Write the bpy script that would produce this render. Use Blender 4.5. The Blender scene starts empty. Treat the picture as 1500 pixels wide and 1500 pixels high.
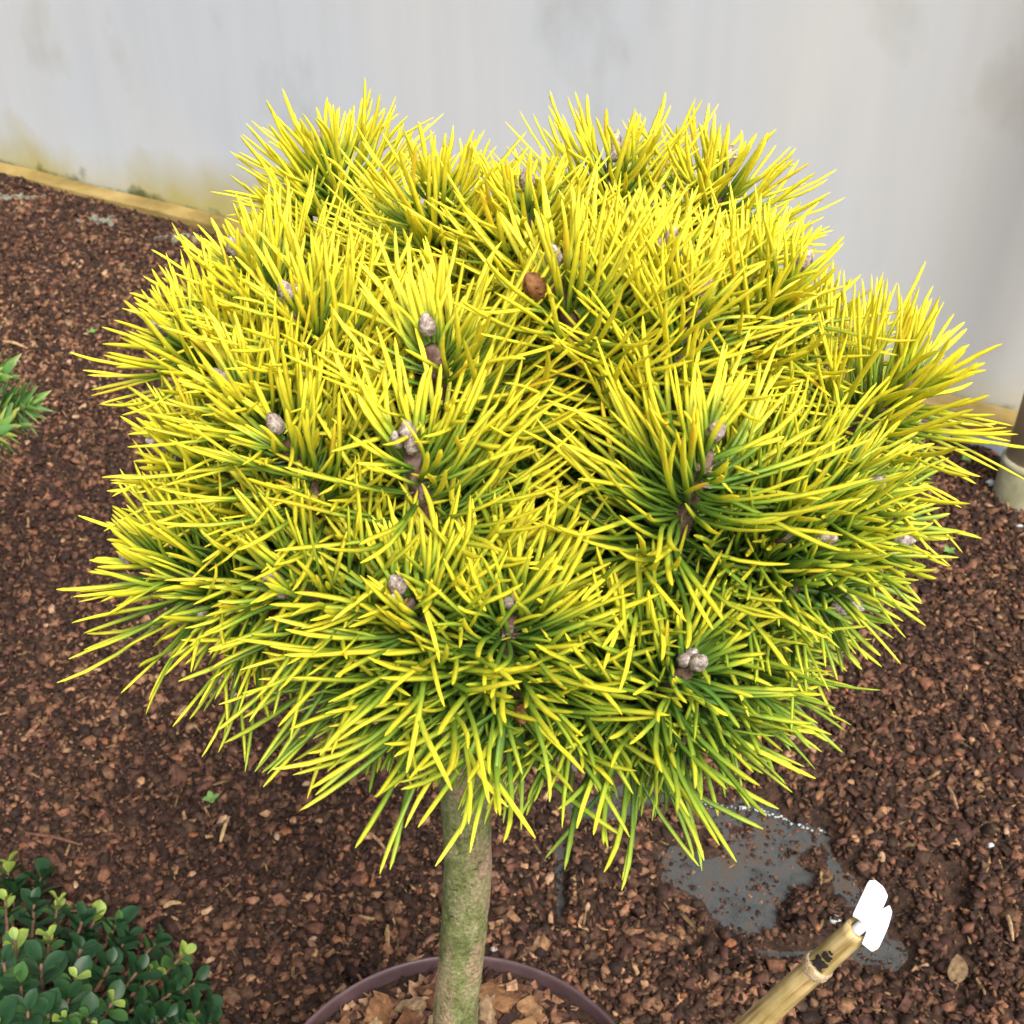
import bpy, math, random
import numpy as np
from mathutils import Vector, Matrix

random.seed(7); RNG = np.random.default_rng(7)
R = math.radians
scene = bpy.context.scene
col = scene.collection

# ------------------------------------------------------------------ camera
F = 1900.0                     # focal length in photo pixels (1500 px wide)
PITCH = R(34.5)
CAM = np.array([0.0, 0.0, 0.908])
cam_d = bpy.data.cameras.new('camera')
cam = bpy.data.objects.new('camera', cam_d); col.objects.link(cam)
cam.location = CAM; cam.rotation_euler = (math.pi/2 - PITCH, 0, 0)
cam_d.sensor_width = 36; cam_d.lens = F/1500*36
cam_d.clip_start = 0.01; cam_d.clip_end = 500
cam_d.dof.use_dof = True; cam_d.dof.focus_distance = 0.50; cam_d.dof.aperture_fstop = 38
scene.camera = cam

# ------------------------------------------------------------------ light
SUN_EL, SUN_AZ = R(50), R(157)         # azimuth clockwise from +Y : front right
w = bpy.data.worlds.new('World'); scene.world = w; w.use_nodes = True
wn = w.node_tree.nodes; wl = w.node_tree.links
sky = wn.new('ShaderNodeTexSky'); sky.sky_type = 'NISHITA'; sky.sun_disc = False
sky.sun_elevation = SUN_EL; sky.sun_rotation = SUN_AZ
sky.air_density = 1.0; sky.dust_density = 4.0; sky.ozone_density = 0.6
hs = wn.new('ShaderNodeHueSaturation'); hs.inputs['Saturation'].default_value = 0.35
wl.new(sky.outputs[0], hs.inputs['Color'])
wl.new(hs.outputs[0], wn['Background'].inputs['Color'])
wn['Background'].inputs['Strength'].default_value = 0.14
sd = bpy.data.lights.new('sun', 'SUN'); sd.energy = 2.6; sd.angle = R(22); sd.color = (1, .95, .86)
so = bpy.data.objects.new('sun', sd); col.objects.link(so)
sdir = Vector((math.sin(SUN_AZ)*math.cos(SUN_EL), math.cos(SUN_AZ)*math.cos(SUN_EL), math.sin(SUN_EL)))
so.rotation_euler = sdir.to_track_quat('Z', 'Y').to_euler(); so.location = sdir*5
vs = scene.view_settings
vs.view_transform = 'Standard'; vs.look = 'None'; vs.gamma = 1; vs.use_curve_mapping = False
vs.exposure = 0.67
scene.render.resolution_x = scene.render.resolution_y = 1024

# ------------------------------------------------------------------ helpers
def ray(px, py):
    x = (px-750)/F; u = (750-py)/F
    return np.array([x, math.cos(PITCH)+u*math.sin(PITCH), -math.sin(PITCH)+u*math.cos(PITCH)])
def at_z(px, py, z=0.0):
    d = ray(px, py); return CAM + d*((z-CAM[2])/d[2])
def at_y(px, py, Y):
    d = ray(px, py); return CAM + d*(Y/d[1])
def at_d(px, py, dep): return CAM + ray(px, py)*dep
def project(P):
    P = np.asarray(P) - CAM
    dep = P[..., 1]*math.cos(PITCH) - P[..., 2]*math.sin(PITCH)
    up = P[..., 1]*math.sin(PITCH) + P[..., 2]*math.cos(PITCH)
    return np.stack([750+F*P[..., 0]/dep, 750-F*up/dep, dep], -1)
def nrm(v):
    v = np.asarray(v, float); return v/np.maximum(np.linalg.norm(v, axis=-1, keepdims=True), 1e-9)
def tag(o, label=None, cat=None, group=None, kind=None):
    for k, v in (('label', label), ('category', cat), ('group', group), ('kind', kind)):
        if v: o[k] = v
    return o
def empty(name, loc):
    o = bpy.data.objects.new(name, None); o.location = [float(c) for c in loc]
    o.empty_display_size = .02; col.objects.link(o); return o
def mesh_data(name, verts, faces, mat, colors=None, smooth=True):
    verts = np.asarray(verts, np.float32).reshape(-1, 3)
    me = bpy.data.meshes.new(name)
    if isinstance(faces, np.ndarray):
        n, k = faces.shape
        me.vertices.add(len(verts)); me.vertices.foreach_set('co', verts.ravel())
        me.loops.add(n*k); me.loops.foreach_set('vertex_index', faces.astype(np.int32).ravel())
        me.polygons.add(n); me.polygons.foreach_set('loop_start', np.arange(0, n*k, k, dtype=np.int32))
        me.update(calc_edges=True)
    else:
        me.from_pydata(verts.tolist(), [], faces)
    me.polygons.foreach_set('use_smooth', np.full(len(me.polygons), smooth))
    if colors is not None:
        a = me.color_attributes.new('Col', 'FLOAT_COLOR', 'POINT')
        c = np.ones((len(verts), 4), np.float32); c[:, :3] = colors
        a.data.foreach_set('color', c.ravel())
    me.materials.append(mat); me.validate(); return me
def link(name, me, parent=None, loc=None):
    o = bpy.data.objects.new(name, me); col.objects.link(o)
    if parent is not None:
        o.parent = parent
        chain = np.array(root_off(parent)); o.location = -chain + (np.array(loc) if loc is not None else 0)
    elif loc is not None: o.location = [float(c) for c in loc]
    return o
def root_off(o):          # world offset of a translated-only parent chain
    s = np.zeros(3)
    while o is not None: s += np.array(o.location); o = o.parent
    return s
def mesh(name, verts, faces, mat, parent=None, colors=None, smooth=True):
    return link(name, mesh_data(name, verts, faces, mat, colors, smooth), parent)

def frames(pts):
    pts = np.asarray(pts, float); T = nrm(np.gradient(pts, axis=0))
    ref = np.array([0, 0, 1.0]) if abs(T[0][2]) < .9 else np.array([0, 1.0, 0])
    a = nrm(np.cross(T[0], ref)); As = []
    for t in T:
        a = nrm(a - t*np.dot(a, t)); As.append(a)
    As = np.array(As); return T, As, np.cross(T, As)
def tube(pts, rad, seg=12, jitter=None, cap=True):
    pts = np.asarray(pts, float); n = len(pts); T, A, B = frames(pts)
    rad = np.broadcast_to(np.asarray(rad, float), (n,))
    th = np.linspace(0, 2*math.pi, seg, endpoint=False)
    r = rad[:, None]*np.ones((n, seg))
    if jitter is not None: r = r*jitter(np.arange(n)[:, None]/n, th[None, :])
    V = pts[:, None, :] + r[..., None]*(np.cos(th)[None, :, None]*A[:, None] + np.sin(th)[None, :, None]*B[:, None])
    V = V.reshape(-1, 3)
    Fs = [(i*seg+j, i*seg+(j+1) % seg, (i+1)*seg+(j+1) % seg, (i+1)*seg+j) for i in range(n-1) for j in range(seg)]
    if cap:
        Fs.append(tuple(reversed(range(seg)))); Fs.append(tuple((n-1)*seg+j for j in range(seg)))
    return V, Fs
def join(parts):
    V = []; Fs = []; o = 0
    for v, f in parts:
        v = np.asarray(v); V.append(v); Fs += [tuple(i+o for i in q) for q in f]; o += len(v)
    return np.concatenate(V), Fs
def spline(P, n):
    P = np.asarray(P, float); k = len(P)
    if k == 2: t = np.linspace(0, 1, n)[:, None]; return P[0]*(1-t)+P[1]*t
    Q = np.vstack([2*P[0]-P[1], P, 2*P[-1]-P[-2]]); out = []
    for s in np.linspace(0, k-1-1e-6, n):
        i = int(s); t = s-i; a, b, c, d = Q[i:i+4]
        out.append(.5*((2*b)+(-a+c)*t+(2*a-5*b+4*c-d)*t*t+(-a+3*b-3*c+d)*t**3))
    return np.array(out)
def vnoise(x, y, seed=0):
    xi = np.floor(x).astype(np.int64); yi = np.floor(y).astype(np.int64); fx = x-xi; fy = y-yi
    fx = fx*fx*(3-2*fx); fy = fy*fy*(3-2*fy)
    def h(a, b):
        n = (a*374761393 + b*668265263 + seed*1442695041) & 0x7fffffff
        n = ((n ^ (n >> 13))*1274126177) & 0x7fffffff
        return ((n ^ (n >> 16)) & 0xffff)/65535.0
    return (h(xi, yi)*(1-fx)+h(xi+1, yi)*fx)*(1-fy) + (h(xi, yi+1)*(1-fx)+h(xi+1, yi+1)*fx)*fy
def fbm(x, y, seed=0, o=4):
    s = 0; a = .5
    for i in range(o): s = s+a*vnoise(x*2**i, y*2**i, seed+i); a *= .5
    return s

# ------------------------------------------------------------------ materials
def new_mat(name):
    m = bpy.data.materials.new(name); m.use_nodes = True
    return m, m.node_tree.nodes, m.node_tree.links, m.node_tree.nodes['Principled BSDF']
def noise_mat(name, stops, scale=20, rough=.7, bump=.3, bscale=None, dist=.002, spec=.3, stretch=None, detail=6):
    m, N, L, b = new_mat(name)
    tc = N.new('ShaderNodeTexCoord'); mp = N.new('ShaderNodeMapping'); L.new(tc.outputs['Object'], mp.inputs[0])
    if stretch: mp.inputs['Scale'].default_value = stretch
    nz = N.new('ShaderNodeTexNoise'); nz.inputs['Scale'].default_value = scale; nz.inputs['Detail'].default_value = detail
    nz.inputs['Roughness'].default_value = .65
    L.new(mp.outputs[0], nz.inputs['Vector'])
    rp = N.new('ShaderNodeValToRGB'); L.new(nz.outputs['Fac'], rp.inputs[0])
    e = rp.color_ramp.elements
    while len(e) < len(stops): e.new(.5)
    for i, (p, c) in enumerate(stops): e[i].position = p; e[i].color = (*c, 1)
    L.new(rp.outputs[0], b.inputs['Base Color'])
    b.inputs['Roughness'].default_value = rough; b.inputs['Specular IOR Level'].default_value = spec
    if bump:
        n2 = N.new('ShaderNodeTexNoise'); n2.inputs['Scale'].default_value = bscale or scale*3; n2.inputs['Detail'].default_value = 6
        L.new(mp.outputs[0], n2.inputs['Vector'])
        bp = N.new('ShaderNodeBump'); bp.inputs['Strength'].default_value = bump; bp.inputs['Distance'].default_value = dist
        L.new(n2.outputs['Fac'], bp.inputs['Height']); L.new(bp.outputs[0], b.inputs['Normal'])
    return m
def attr_mat(name, rough=.6, spec=.3, translucent=0.0, nscale=120, namt=.5, bump=.3, dist=.001):
    m, N, L, b = new_mat(name)
    at = N.new('ShaderNodeAttribute'); at.attribute_name = 'Col'
    tc = N.new('ShaderNodeTexCoord')
    nz = N.new('ShaderNodeTexNoise'); nz.inputs['Scale'].default_value = nscale; nz.inputs['Detail'].default_value = 5
    L.new(tc.outputs['Object'], nz.inputs['Vector'])
    mr = N.new('ShaderNodeMapRange'); mr.inputs['From Min'].default_value = .3; mr.inputs['From Max'].default_value = .7
    mr.inputs['To Min'].default_value = 1-namt; mr.inputs['To Max'].default_value = 1+namt
    L.new(nz.outputs['Fac'], mr.inputs['Value'])
    vm = N.new('ShaderNodeVectorMath'); vm.operation = 'SCALE'
    L.new(at.outputs['Color'], vm.inputs[0]); L.new(mr.outputs[0], vm.inputs['Scale'])
    L.new(vm.outputs[0], b.inputs['Base Color'])
    b.inputs['Roughness'].default_value = rough; b.inputs['Specular IOR Level'].default_value = spec
    if bump:
        bp = N.new('ShaderNodeBump'); bp.inputs['Strength'].default_value = bump; bp.inputs['Distance'].default_value = dist
        L.new(nz.outputs['Fac'], bp.inputs['Height']); L.new(bp.outputs[0], b.inputs['Normal'])
    if translucent:
        tr = N.new('ShaderNodeBsdfTranslucent'); L.new(vm.outputs[0], tr.inputs['Color'])
        mx = N.new('ShaderNodeMixShader'); mx.inputs[0].default_value = translucent
        L.new(b.outputs[0], mx.inputs[1]); L.new(tr.outputs[0], mx.inputs[2])
        L.new(mx.outputs[0], N['Material Output'].inputs['Surface'])
    return m

M_needle = attr_mat('pine needle', rough=.42, spec=.35, translucent=.24, nscale=300, namt=.10, bump=0)
M_chip = attr_mat('bark chip', rough=.75, spec=.25, nscale=260, namt=.45, bump=.5, dist=.002)
M_soil = noise_mat('dark peaty soil', [(.3, (.012, .007, .005)), (.55, (.045, .022, .013)), (.75, (.10, .05, .03))], 140, .85, .8, 300, .004)
M_ground = noise_mat('outer earth', [(.3, (.05, .03, .02)), (.7, (.12, .08, .05))], 12, .9, .5)
M_bark = noise_mat('scaly twig bark', [(.3, (.05, .028, .02)), (.5, (.13, .07, .05)), (.72, (.30, .22, .19))], 190, .8, .9, 330, .002)
M_flake = noise_mat('papery bud scale', [(.3, (.12, .08, .07)), (.6, (.30, .23, .22)), (.8, (.5, .42, .40))], 300, .8, .3)
M_bud = noise_mat('resinous bud', [(.34, (.12, .075, .06)), (.5, (.33, .26, .24)), (.64, (.58, .52, .49))], 620, .55, .8, 500, .001)
M_budbrown = noise_mat('brown bud', [(.3, (.10, .04, .015)), (.7, (.32, .14, .05))], 420, .6, .8, 500, .001)
M_pot = noise_mat('purple brown plastic', [(.3, (.062, .034, .037)), (.7, (.10, .060, .064))], 60, .42, .15, 200, .0006, .5)
M_tag = noise_mat('white label plastic', [(.4, (.86, .86, .87)), (.7, (.90, .90, .90))], 30, .35, .05)
M_clear = noise_mat('clear grey plastic', [(.3, (.45, .47, .52)), (.7, (.66, .68, .72))], 80, .25, .1, spec=.6)
M_ink = noise_mat('black peeled patch', [(.3, (.012, .010, .010)), (.7, (.04, .03, .025))], 300, .6, .2)
M_stem = noise_mat('brown stem', [(.3, (.09, .045, .03)), (.7, (.22, .12, .075))], 150, .7, .4)
M_box = attr_mat('glossy leaf', rough=.46, spec=.32, translucent=.10, nscale=90, namt=.25, bump=.15)
M_spike = attr_mat('stiff green leaf', rough=.4, spec=.5, translucent=.1, nscale=90, namt=.2, bump=.1)
M_white = noise_mat('dull white', [(.3, (.36, .38, .37)), (.7, (.62, .64, .63))], 200, .4, .4, spec=.6)

def bark_trunk():
    m, N, L, b = new_mat('mossy trunk bark')
    tc = N.new('ShaderNodeTexCoord')
    def nz(s, d=6, st=(1, 1, 1), off=(0, 0, 0)):
        mp = N.new('ShaderNodeMapping'); mp.inputs['Scale'].default_value = st; mp.inputs['Location'].default_value = off
        L.new(tc.outputs['Object'], mp.inputs[0])
        n = N.new('ShaderNodeTexNoise'); n.inputs['Scale'].default_value = s; n.inputs['Detail'].default_value = d
        n.inputs['Roughness'].default_value = .7; L.new(mp.outputs[0], n.inputs['Vector']); return n
    a = nz(95, 8, (1, 1, .55))
    r1 = N.new('ShaderNodeValToRGB'); L.new(a.outputs['Fac'], r1.inputs[0]); e = r1.color_ramp.elements
    e[0].position = .33; e[0].color = (.075, .095, .03, 1); e[1].position = .72; e[1].color = (.38, .36, .22, 1)
    e.new(.5).color = (.20, .22, .085, 1)
    p = nz(42, 6, (1, 1, .45), (3, 1, 2))
    r2 = N.new('ShaderNodeValToRGB'); L.new(p.outputs['Fac'], r2.inputs[0])
    r2.color_ramp.elements[0].position = .5; r2.color_ramp.elements[1].position = .64
    mx = N.new('ShaderNodeMix'); mx.data_type = 'RGBA'; L.new(r2.outputs[0], mx.inputs[0]); L.new(r1.outputs[0], mx.inputs[6])
    mx.inputs[7].default_value = (.40, .27, .19, 1)
    # dark cracks
    c = nz(170, 3, (1, 1, 2.2), (7, 2, 5))
    r3 = N.new('ShaderNodeValToRGB'); L.new(c.outputs['Fac'], r3.inputs[0])
    r3.color_ramp.elements[0].position = .30; r3.color_ramp.elements[1].position = .40
    r3.color_ramp.elements[0].color = (.35, .3, .28, 1)
    m2 = N.new('ShaderNodeMix'); m2.data_type = 'RGBA'; m2.blend_type = 'MULTIPLY'; m2.inputs[0].default_value = 1
    L.new(mx.outputs[2], m2.inputs[6]); L.new(r3.outputs[0], m2.inputs[7])
    g = nz(520, 4, (1, 1, 1), (1, 8, 3)); r4 = N.new('ShaderNodeValToRGB'); L.new(g.outputs['Fac'], r4.inputs[0])
    r4.color_ramp.elements[0].position = .34; r4.color_ramp.elements[0].color = (.5, .5, .46, 1); r4.color_ramp.elements[1].position = .66; r4.color_ramp.elements[1].color = (1.25, 1.25, 1.2, 1)
    m6 = N.new('ShaderNodeMix'); m6.data_type = 'RGBA'; m6.blend_type = 'MULTIPLY'; m6.inputs[0].default_value = 1
    L.new(m2.outputs[2], m6.inputs[6]); L.new(r4.outputs[0], m6.inputs[7])
    L.new(m6.outputs[2], b.inputs['Base Color']); b.inputs['Roughness'].default_value = .85
    b.inputs['Specular IOR Level'].default_value = .2
    bp = N.new('ShaderNodeBump'); bp.inputs['Strength'].default_value = .9; bp.inputs['Distance'].default_value = .003
    L.new(a.outputs['Fac'], bp.inputs['Height']); L.new(bp.outputs[0], b.inputs['Normal'])
    return m
M_trunk = bark_trunk()

def bamboo_mat():
    m, N, L, b = new_mat('bamboo')
    tc = N.new('ShaderNodeTexCoord'); mp = N.new('ShaderNodeMapping'); mp.inputs['Scale'].default_value = (1, 1, .07)
    L.new(tc.outputs['Object'], mp.inputs[0])
    n = N.new('ShaderNodeTexNoise'); n.inputs['Scale'].default_value = 330; n.inputs['Detail'].default_value = 6
    L.new(mp.outputs[0], n.inputs['Vector'])
    r = N.new('ShaderNodeValToRGB'); L.new(n.outputs['Fac'], r.inputs[0]); e = r.color_ramp.elements
    e[0].position = .30; e[0].color = (.22, .14, .05, 1); e[1].position = .62; e[1].color = (.60, .46, .22, 1)
    e.new(.46).color = (.50, .36, .15, 1)
    n2 = N.new('ShaderNodeTexNoise'); n2.inputs['Scale'].default_value = 55; n2.inputs['Detail'].default_value = 5
    L.new(tc.outputs['Object'], n2.inputs['Vector'])
    r2 = N.new('ShaderNodeValToRGB'); L.new(n2.outputs['Fac'], r2.inputs[0])
    r2.color_ramp.elements[0].position = .35; r2.color_ramp.elements[0].color = (.62, .62, .5, 1)
    r2.color_ramp.elements[1].position = .6
    mx = N.new('ShaderNodeMix'); mx.data_type = 'RGBA'; mx.blend_type = 'MULTIPLY'; mx.inputs[0].default_value = 1
    L.new(r.outputs[0], mx.inputs[6]); L.new(r2.outputs[0], mx.inputs[7])
    L.new(mx.outputs[2], b.inputs['Base Color']); b.inputs['Roughness'].default_value = .42
    bp = N.new('ShaderNodeBump'); bp.inputs['Strength'].default_value = .3; bp.inputs['Distance'].default_value = .001
    L.new(n.outputs['Fac'], bp.inputs['Height']); L.new(bp.outputs[0], b.inputs['Normal'])
    return m
M_bamboo = bamboo_mat()
M_node = noise_mat('bamboo node', [(.3, (.26, .17, .09)), (.5, (.46, .34, .2)), (.7, (.62, .5, .36))], 260, .7, .6)

def film_mat():
    m, N, L, b = new_mat('weathered polythene')
    tc = N.new('ShaderNodeTexCoord'); sx = N.new('ShaderNodeSeparateXYZ'); L.new(tc.outputs['Object'], sx.inputs[0])
    def nz(s, st, d=5):
        mp = N.new('ShaderNodeMapping'); mp.inputs['Scale'].default_value = st; L.new(tc.outputs['Object'], mp.inputs[0])
        n = N.new('ShaderNodeTexNoise'); n.inputs['Scale'].default_value = s; n.inputs['Detail'].default_value = d
        L.new(mp.outputs[0], n.inputs['Vector']); return n
    base = nz(2.2, (1, 1, .45))
    r = N.new('ShaderNodeValToRGB'); L.new(base.outputs['Fac'], r.inputs[0]); e = r.color_ramp.elements
    e[0].position = .36; e[0].color = (.74, .775, .81, 1); e[1].position = .66; e[1].color = (.87, .855, .80, 1)
    # vertical streaks and water marks
    st = nz(26, (1, 1, .06)); r2 = N.new('ShaderNodeValToRGB'); L.new(st.outputs['Fac'], r2.inputs[0])
    r2.color_ramp.elements[0].position = .35; r2.color_ramp.elements[0].color = (.965, .965, .96, 1); r2.color_ramp.elements[1].position = .6
    mx = N.new('ShaderNodeMix'); mx.data_type = 'RGBA'; mx.blend_type = 'MULTIPLY'; mx.inputs[0].default_value = 1
    L.new(r.outputs[0], mx.inputs[6]); L.new(r2.outputs[0], mx.inputs[7])
    # dirt blotches
    bl = nz(7, (1, 1, .7), 6); r3 = N.new('ShaderNodeValToRGB'); L.new(bl.outputs['Fac'], r3.inputs[0])
    r3.color_ramp.elements[0].position = .60; r3.color_ramp.elements[0].color = (1, 1, 1, 1)
    r3.color_ramp.elements[1].position = .80; r3.color_ramp.elements[1].color = (.80, .80, .74, 1)
    m3 = N.new('ShaderNodeMix'); m3.data_type = 'RGBA'; m3.blend_type = 'MULTIPLY'; m3.inputs[0].default_value = 1
    L.new(mx.outputs[2], m3.inputs[6]); L.new(r3.outputs[0], m3.inputs[7])
    # algae climbing from the foot: yellow film then dark green specks
    al = nz(6, (1, 1, .8), 7)
    ma = N.new('ShaderNodeMath'); ma.operation = 'MULTIPLY_ADD'; L.new(al.outputs['Fac'], ma.inputs[0]); ma.inputs[1].default_value = -.30
    L.new(sx.outputs['Z'], ma.inputs[2])
    mr = N.new('ShaderNodeMapRange'); mr.inputs['From Min'].default_value = -.135; mr.inputs['From Max'].default_value = -.01
    mr.inputs['To Min'].default_value = .95; mr.inputs['To Max'].default_value = 0; L.new(ma.outputs[0], mr.inputs['Value'])
    m4 = N.new('ShaderNodeMix'); m4.data_type = 'RGBA'; L.new(mr.outputs[0], m4.inputs[0]); L.new(m3.outputs[2], m4.inputs[6])
    m4.inputs[7].default_value = (.58, .50, .17, 1)
    sp = nz(19, (1, 1, 1), 7)
    ms = N.new('ShaderNodeMath'); ms.operation = 'MULTIPLY_ADD'; L.new(sp.outputs['Fac'], ms.inputs[0]); ms.inputs[1].default_value = -.16; L.new(sx.outputs['Z'], ms.inputs[2])
    mr2 = N.new('ShaderNodeMapRange'); mr2.inputs['From Min'].default_value = -.060; mr2.inputs['From Max'].default_value = -.038
    mr2.inputs['To Min'].default_value = .85; mr2.inputs['To Max'].default_value = 0; L.new(ms.outputs[0], mr2.inputs['Value'])
    m5 = N.new('ShaderNodeMix'); m5.data_type = 'RGBA'; L.new(mr2.outputs[0], m5.inputs[0]); L.new(m4.outputs[2], m5.inputs[6])
    m5.inputs[7].default_value = (.10, .11, .035, 1)
    L.new(m5.outputs[2], b.inputs['Base Color']); b.inputs['Roughness'].default_value = .45; b.inputs['Specular IOR Level'].default_value = .35
    tr = N.new('ShaderNodeBsdfTranslucent'); L.new(m5.outputs[2], tr.inputs['Color'])
    ms_ = N.new('ShaderNodeMixShader'); ms_.inputs[0].default_value = .45
    L.new(b.outputs[0], ms_.inputs[1]); L.new(tr.outputs[0], ms_.inputs[2])
    L.new(ms_.outputs[0], N['Material Output'].inputs['Surface'])
    return m
M_film = film_mat()
M_timber = noise_mat('algae stained timber', [(.25, (.14, .10, .03)), (.5, (.30, .21, .065)), (.72, (.44, .32, .14))], 9, .75, .4, 60, .002, stretch=(1, 1, 6))
M_skirt = noise_mat('buried film skirt', [(.3, (.26, .25, .18)), (.6, (.44, .42, .34))], 12, .5, .3, 60)
M_lichen = noise_mat('dull grey lichen', [(.3, (.12, .11, .08)), (.7, (.26, .25, .20))], 60, .85, .4)
M_skirtblue = noise_mat('blue grey film fold', [(.3, (.20, .23, .26)), (.7, (.30, .33, .36))], 20, .45, .2, 60)
M_tube = noise_mat('stained hoop tube', [(.28, (.24, .22, .15)), (.5, (.31, .245, .15)), (.66, (.40, .26, .15)), (.8, (.38, .36, .28))], 26, .5, .2, 90, .001, .5, stretch=(1, 1, .4))
M_sleeve = noise_mat('weathered sleeve', [(.3, (.17, .16, .075)), (.55, (.29, .27, .17)), (.75, (.38, .36, .28))], 24, .65, .3, 90)
def fabric_mat():
    m, N, L, b = new_mat('woven weed fabric')
    tc = N.new('ShaderNodeTexCoord'); n = N.new('ShaderNodeTexNoise'); n.inputs['Scale'].default_value = 34; n.inputs['Detail'].default_value = 9; n.inputs['Roughness'].default_value = .75
    L.new(tc.outputs['Object'], n.inputs['Vector'])
    r = N.new('ShaderNodeValToRGB'); L.new(n.outputs['Fac'], r.inputs[0]); e = r.color_ramp.elements
    e[0].position = .36; e[0].color = (.040, .042, .043, 1); e[1].position = .62; e[1].color = (.085, .055, .036, 1)
    e.new(.5).color = (.066, .070, .070, 1)
    w1 = N.new('ShaderNodeTexWave'); w1.inputs['Scale'].default_value = 150; w1.bands_direction = 'X'; L.new(tc.outputs['Object'], w1.inputs['Vector'])
    w2 = N.new('ShaderNodeTexWave'); w2.inputs['Scale'].default_value = 150; w2.bands_direction = 'Y'; L.new(tc.outputs['Object'], w2.inputs['Vector'])
    ad = N.new('ShaderNodeMath'); L.new(w1.outputs['Fac'], ad.inputs[0]); L.new(w2.outputs['Fac'], ad.inputs[1])
    bp = N.new('ShaderNodeBump'); bp.inputs['Strength'].default_value = .35; bp.inputs['Distance'].default_value = .001
    L.new(ad.outputs[0], bp.inputs['Height']); L.new(bp.outputs[0], b.inputs['Normal'])
    L.new(r.outputs[0], b.inputs['Base Color']); b.inputs['Roughness'].default_value = .62; b.inputs['Specular IOR Level'].default_value = .3
    return m
M_fabric = fabric_mat()

# ------------------------------------------------------------------ ground
WL, WR = at_z(0, 272, 0), at_z(1450, 672, 0)          # foot of the tunnel wall
WE = nrm(WR-WL); WN = np.array([WE[1], -WE[0], 0.0])  # along, and towards the camera
def wall_dist(x, y): return (x-WL[0])*WN[0] + (y-WL[1])*WN[1]

v = [(-60, -60, -.03), (60, -60, -.03), (60, 60, -.03), (-60, 60, -.03)]
tag(mesh('ground', v, [(0, 1, 2, 3)], M_ground), 'brown earth under and around the planting bed', 'ground', kind='structure')

def grid(x0, x1, y0, y1, step, zf, keep):
    nx = int((x1-x0)/step)+1; ny = int((y1-y0)/step)+1
    X, Y = np.meshgrid(np.linspace(x0, x1, nx), np.linspace(y0, y1, ny))
    V = np.stack([X, Y, zf(X, Y)], -1).reshape(-1, 3)
    i = (np.arange(ny-1)[:, None]*nx + np.arange(nx-1)[None]).ravel()
    Q = np.stack([i, i+1, i+1+nx, i+nx], 1)
    c = V[Q].mean(1); Q = Q[keep(c)]
    u, inv = np.unique(Q, return_inverse=True); return V[u], inv.reshape(Q.shape)

# bare patches of the fabric: capsules traced on the ground (photo pixels at z = 0)
BARE = [((1010, 1290), (1110, 1270), 62, 1.0), ((1060, 1340), (1100, 1330), 50, 1.0), ((1090, 1195), (1185, 1235), 34, .9), ((850, 1190), (960, 1170), 30, .95),
        ((828, 1225), (818, 1345), 9, .9), ((1215, 1270), (1270, 1340), 26, .8), ((1120, 1400), (1290, 1400), 20, .9),
        ((1290, 1340), (1310, 1420), 28, .75), ((1395, 1290), (1405, 1480), 18, .6), ((1195, 1210), (1235, 1310), 16, .9), ((1000,1180),(1080,1200),30,.8)]
CAP = []
for a, b_, r_, s_ in BARE:
    A, B = at_z(*a), at_z(*b_); dep = project(A)[2]
    CAP.append((A[:2], B[:2], r_*dep/F*1.15, s_))
def cover(x, y):
    """1 = thick mulch, 0 = bare fabric"""
    m = np.zeros_like(x)
    wob = (fbm(x*28, y*28, 5)-.47) + .6*(fbm(x*110, y*110, 6)-.47)
    for A, B, r_, s_ in CAP:
        d = B-A; t = np.clip(((x-A[0])*d[0]+(y-A[1])*d[1])/max(d@d, 1e-9), 0, 1)
        q = np.hypot(x-A[0]-t*d[0], y-A[1]-t*d[1])
        m = np.maximum(m, s_*np.clip(1.55-q/r_+wob*1.6, 0, 1))
    return 1-np.clip(m, 0, 1)
def mulch_z(x, y):
    c = cover(x, y)
    h = .004 + .012*fbm(x*5, y*5, 11) + .007*fbm(x*30, y*30, 12) + .004*fbm(x*95, y*95, 13)
    wd = wall_dist(x, y)
    left = np.clip((-.2-x)/.6, 0, 1)
    h = h + .012*left*np.clip(1-wd/.25, 0, 1)
    return h*c - .006*(1-c)
keep = lambda c: (wall_dist(c[:, 0], c[:, 1]) > -.02)
fv, ff = grid(-3.18, 2.98, -.28, 4.28, .04, lambda x, y: .0015*fbm(x*9, y*9, 3)-.0005, keep)
fab = mesh('weed_fabric', fv, ff, M_fabric); tag(fab, 'dark grey woven weed fabric showing through thin bark mulch', 'fabric', kind='structure')
mv, mf = grid(-3.2, 3.0, -.3, 4.3, .0135, mulch_z, keep)
tag(mesh('mulch_bed', mv, mf, M_soil), 'dark crumbly mulch bed surface', 'mulch', kind='structure')

# broken row of small white beads laid on the fabric
bd = []
for i in range(90):
    t = i/89; p = at_z(1000+215*t+RNG.normal(0, 1.5), 1163+54*t+RNG.normal(0, 2.0)+4*math.sin(t*9), .003)
    if RNG.random() < .45-.3*t: continue
    s = RNG.uniform(.0006, .0017)
    u = np.array([(1, 0, 0), (-1, 0, 0), (0, 1, 0), (0, -1, 0), (0, 0, 1), (0, 0, -1)], float)*np.array([s*1.3, s, s*.7])*RNG.uniform(.7, 1.3, (6, 1))
    bd.append((p+u, [(0, 2, 4), (2, 1, 4), (1, 3, 4), (3, 0, 4), (2, 0, 5), (1, 2, 5), (3, 1, 5), (0, 3, 5)]))
V, Fc = join(bd); tag(mesh('bead_row', V, Fc, M_white, fab), 'broken row of small white beads on the weed fabric')

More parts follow.
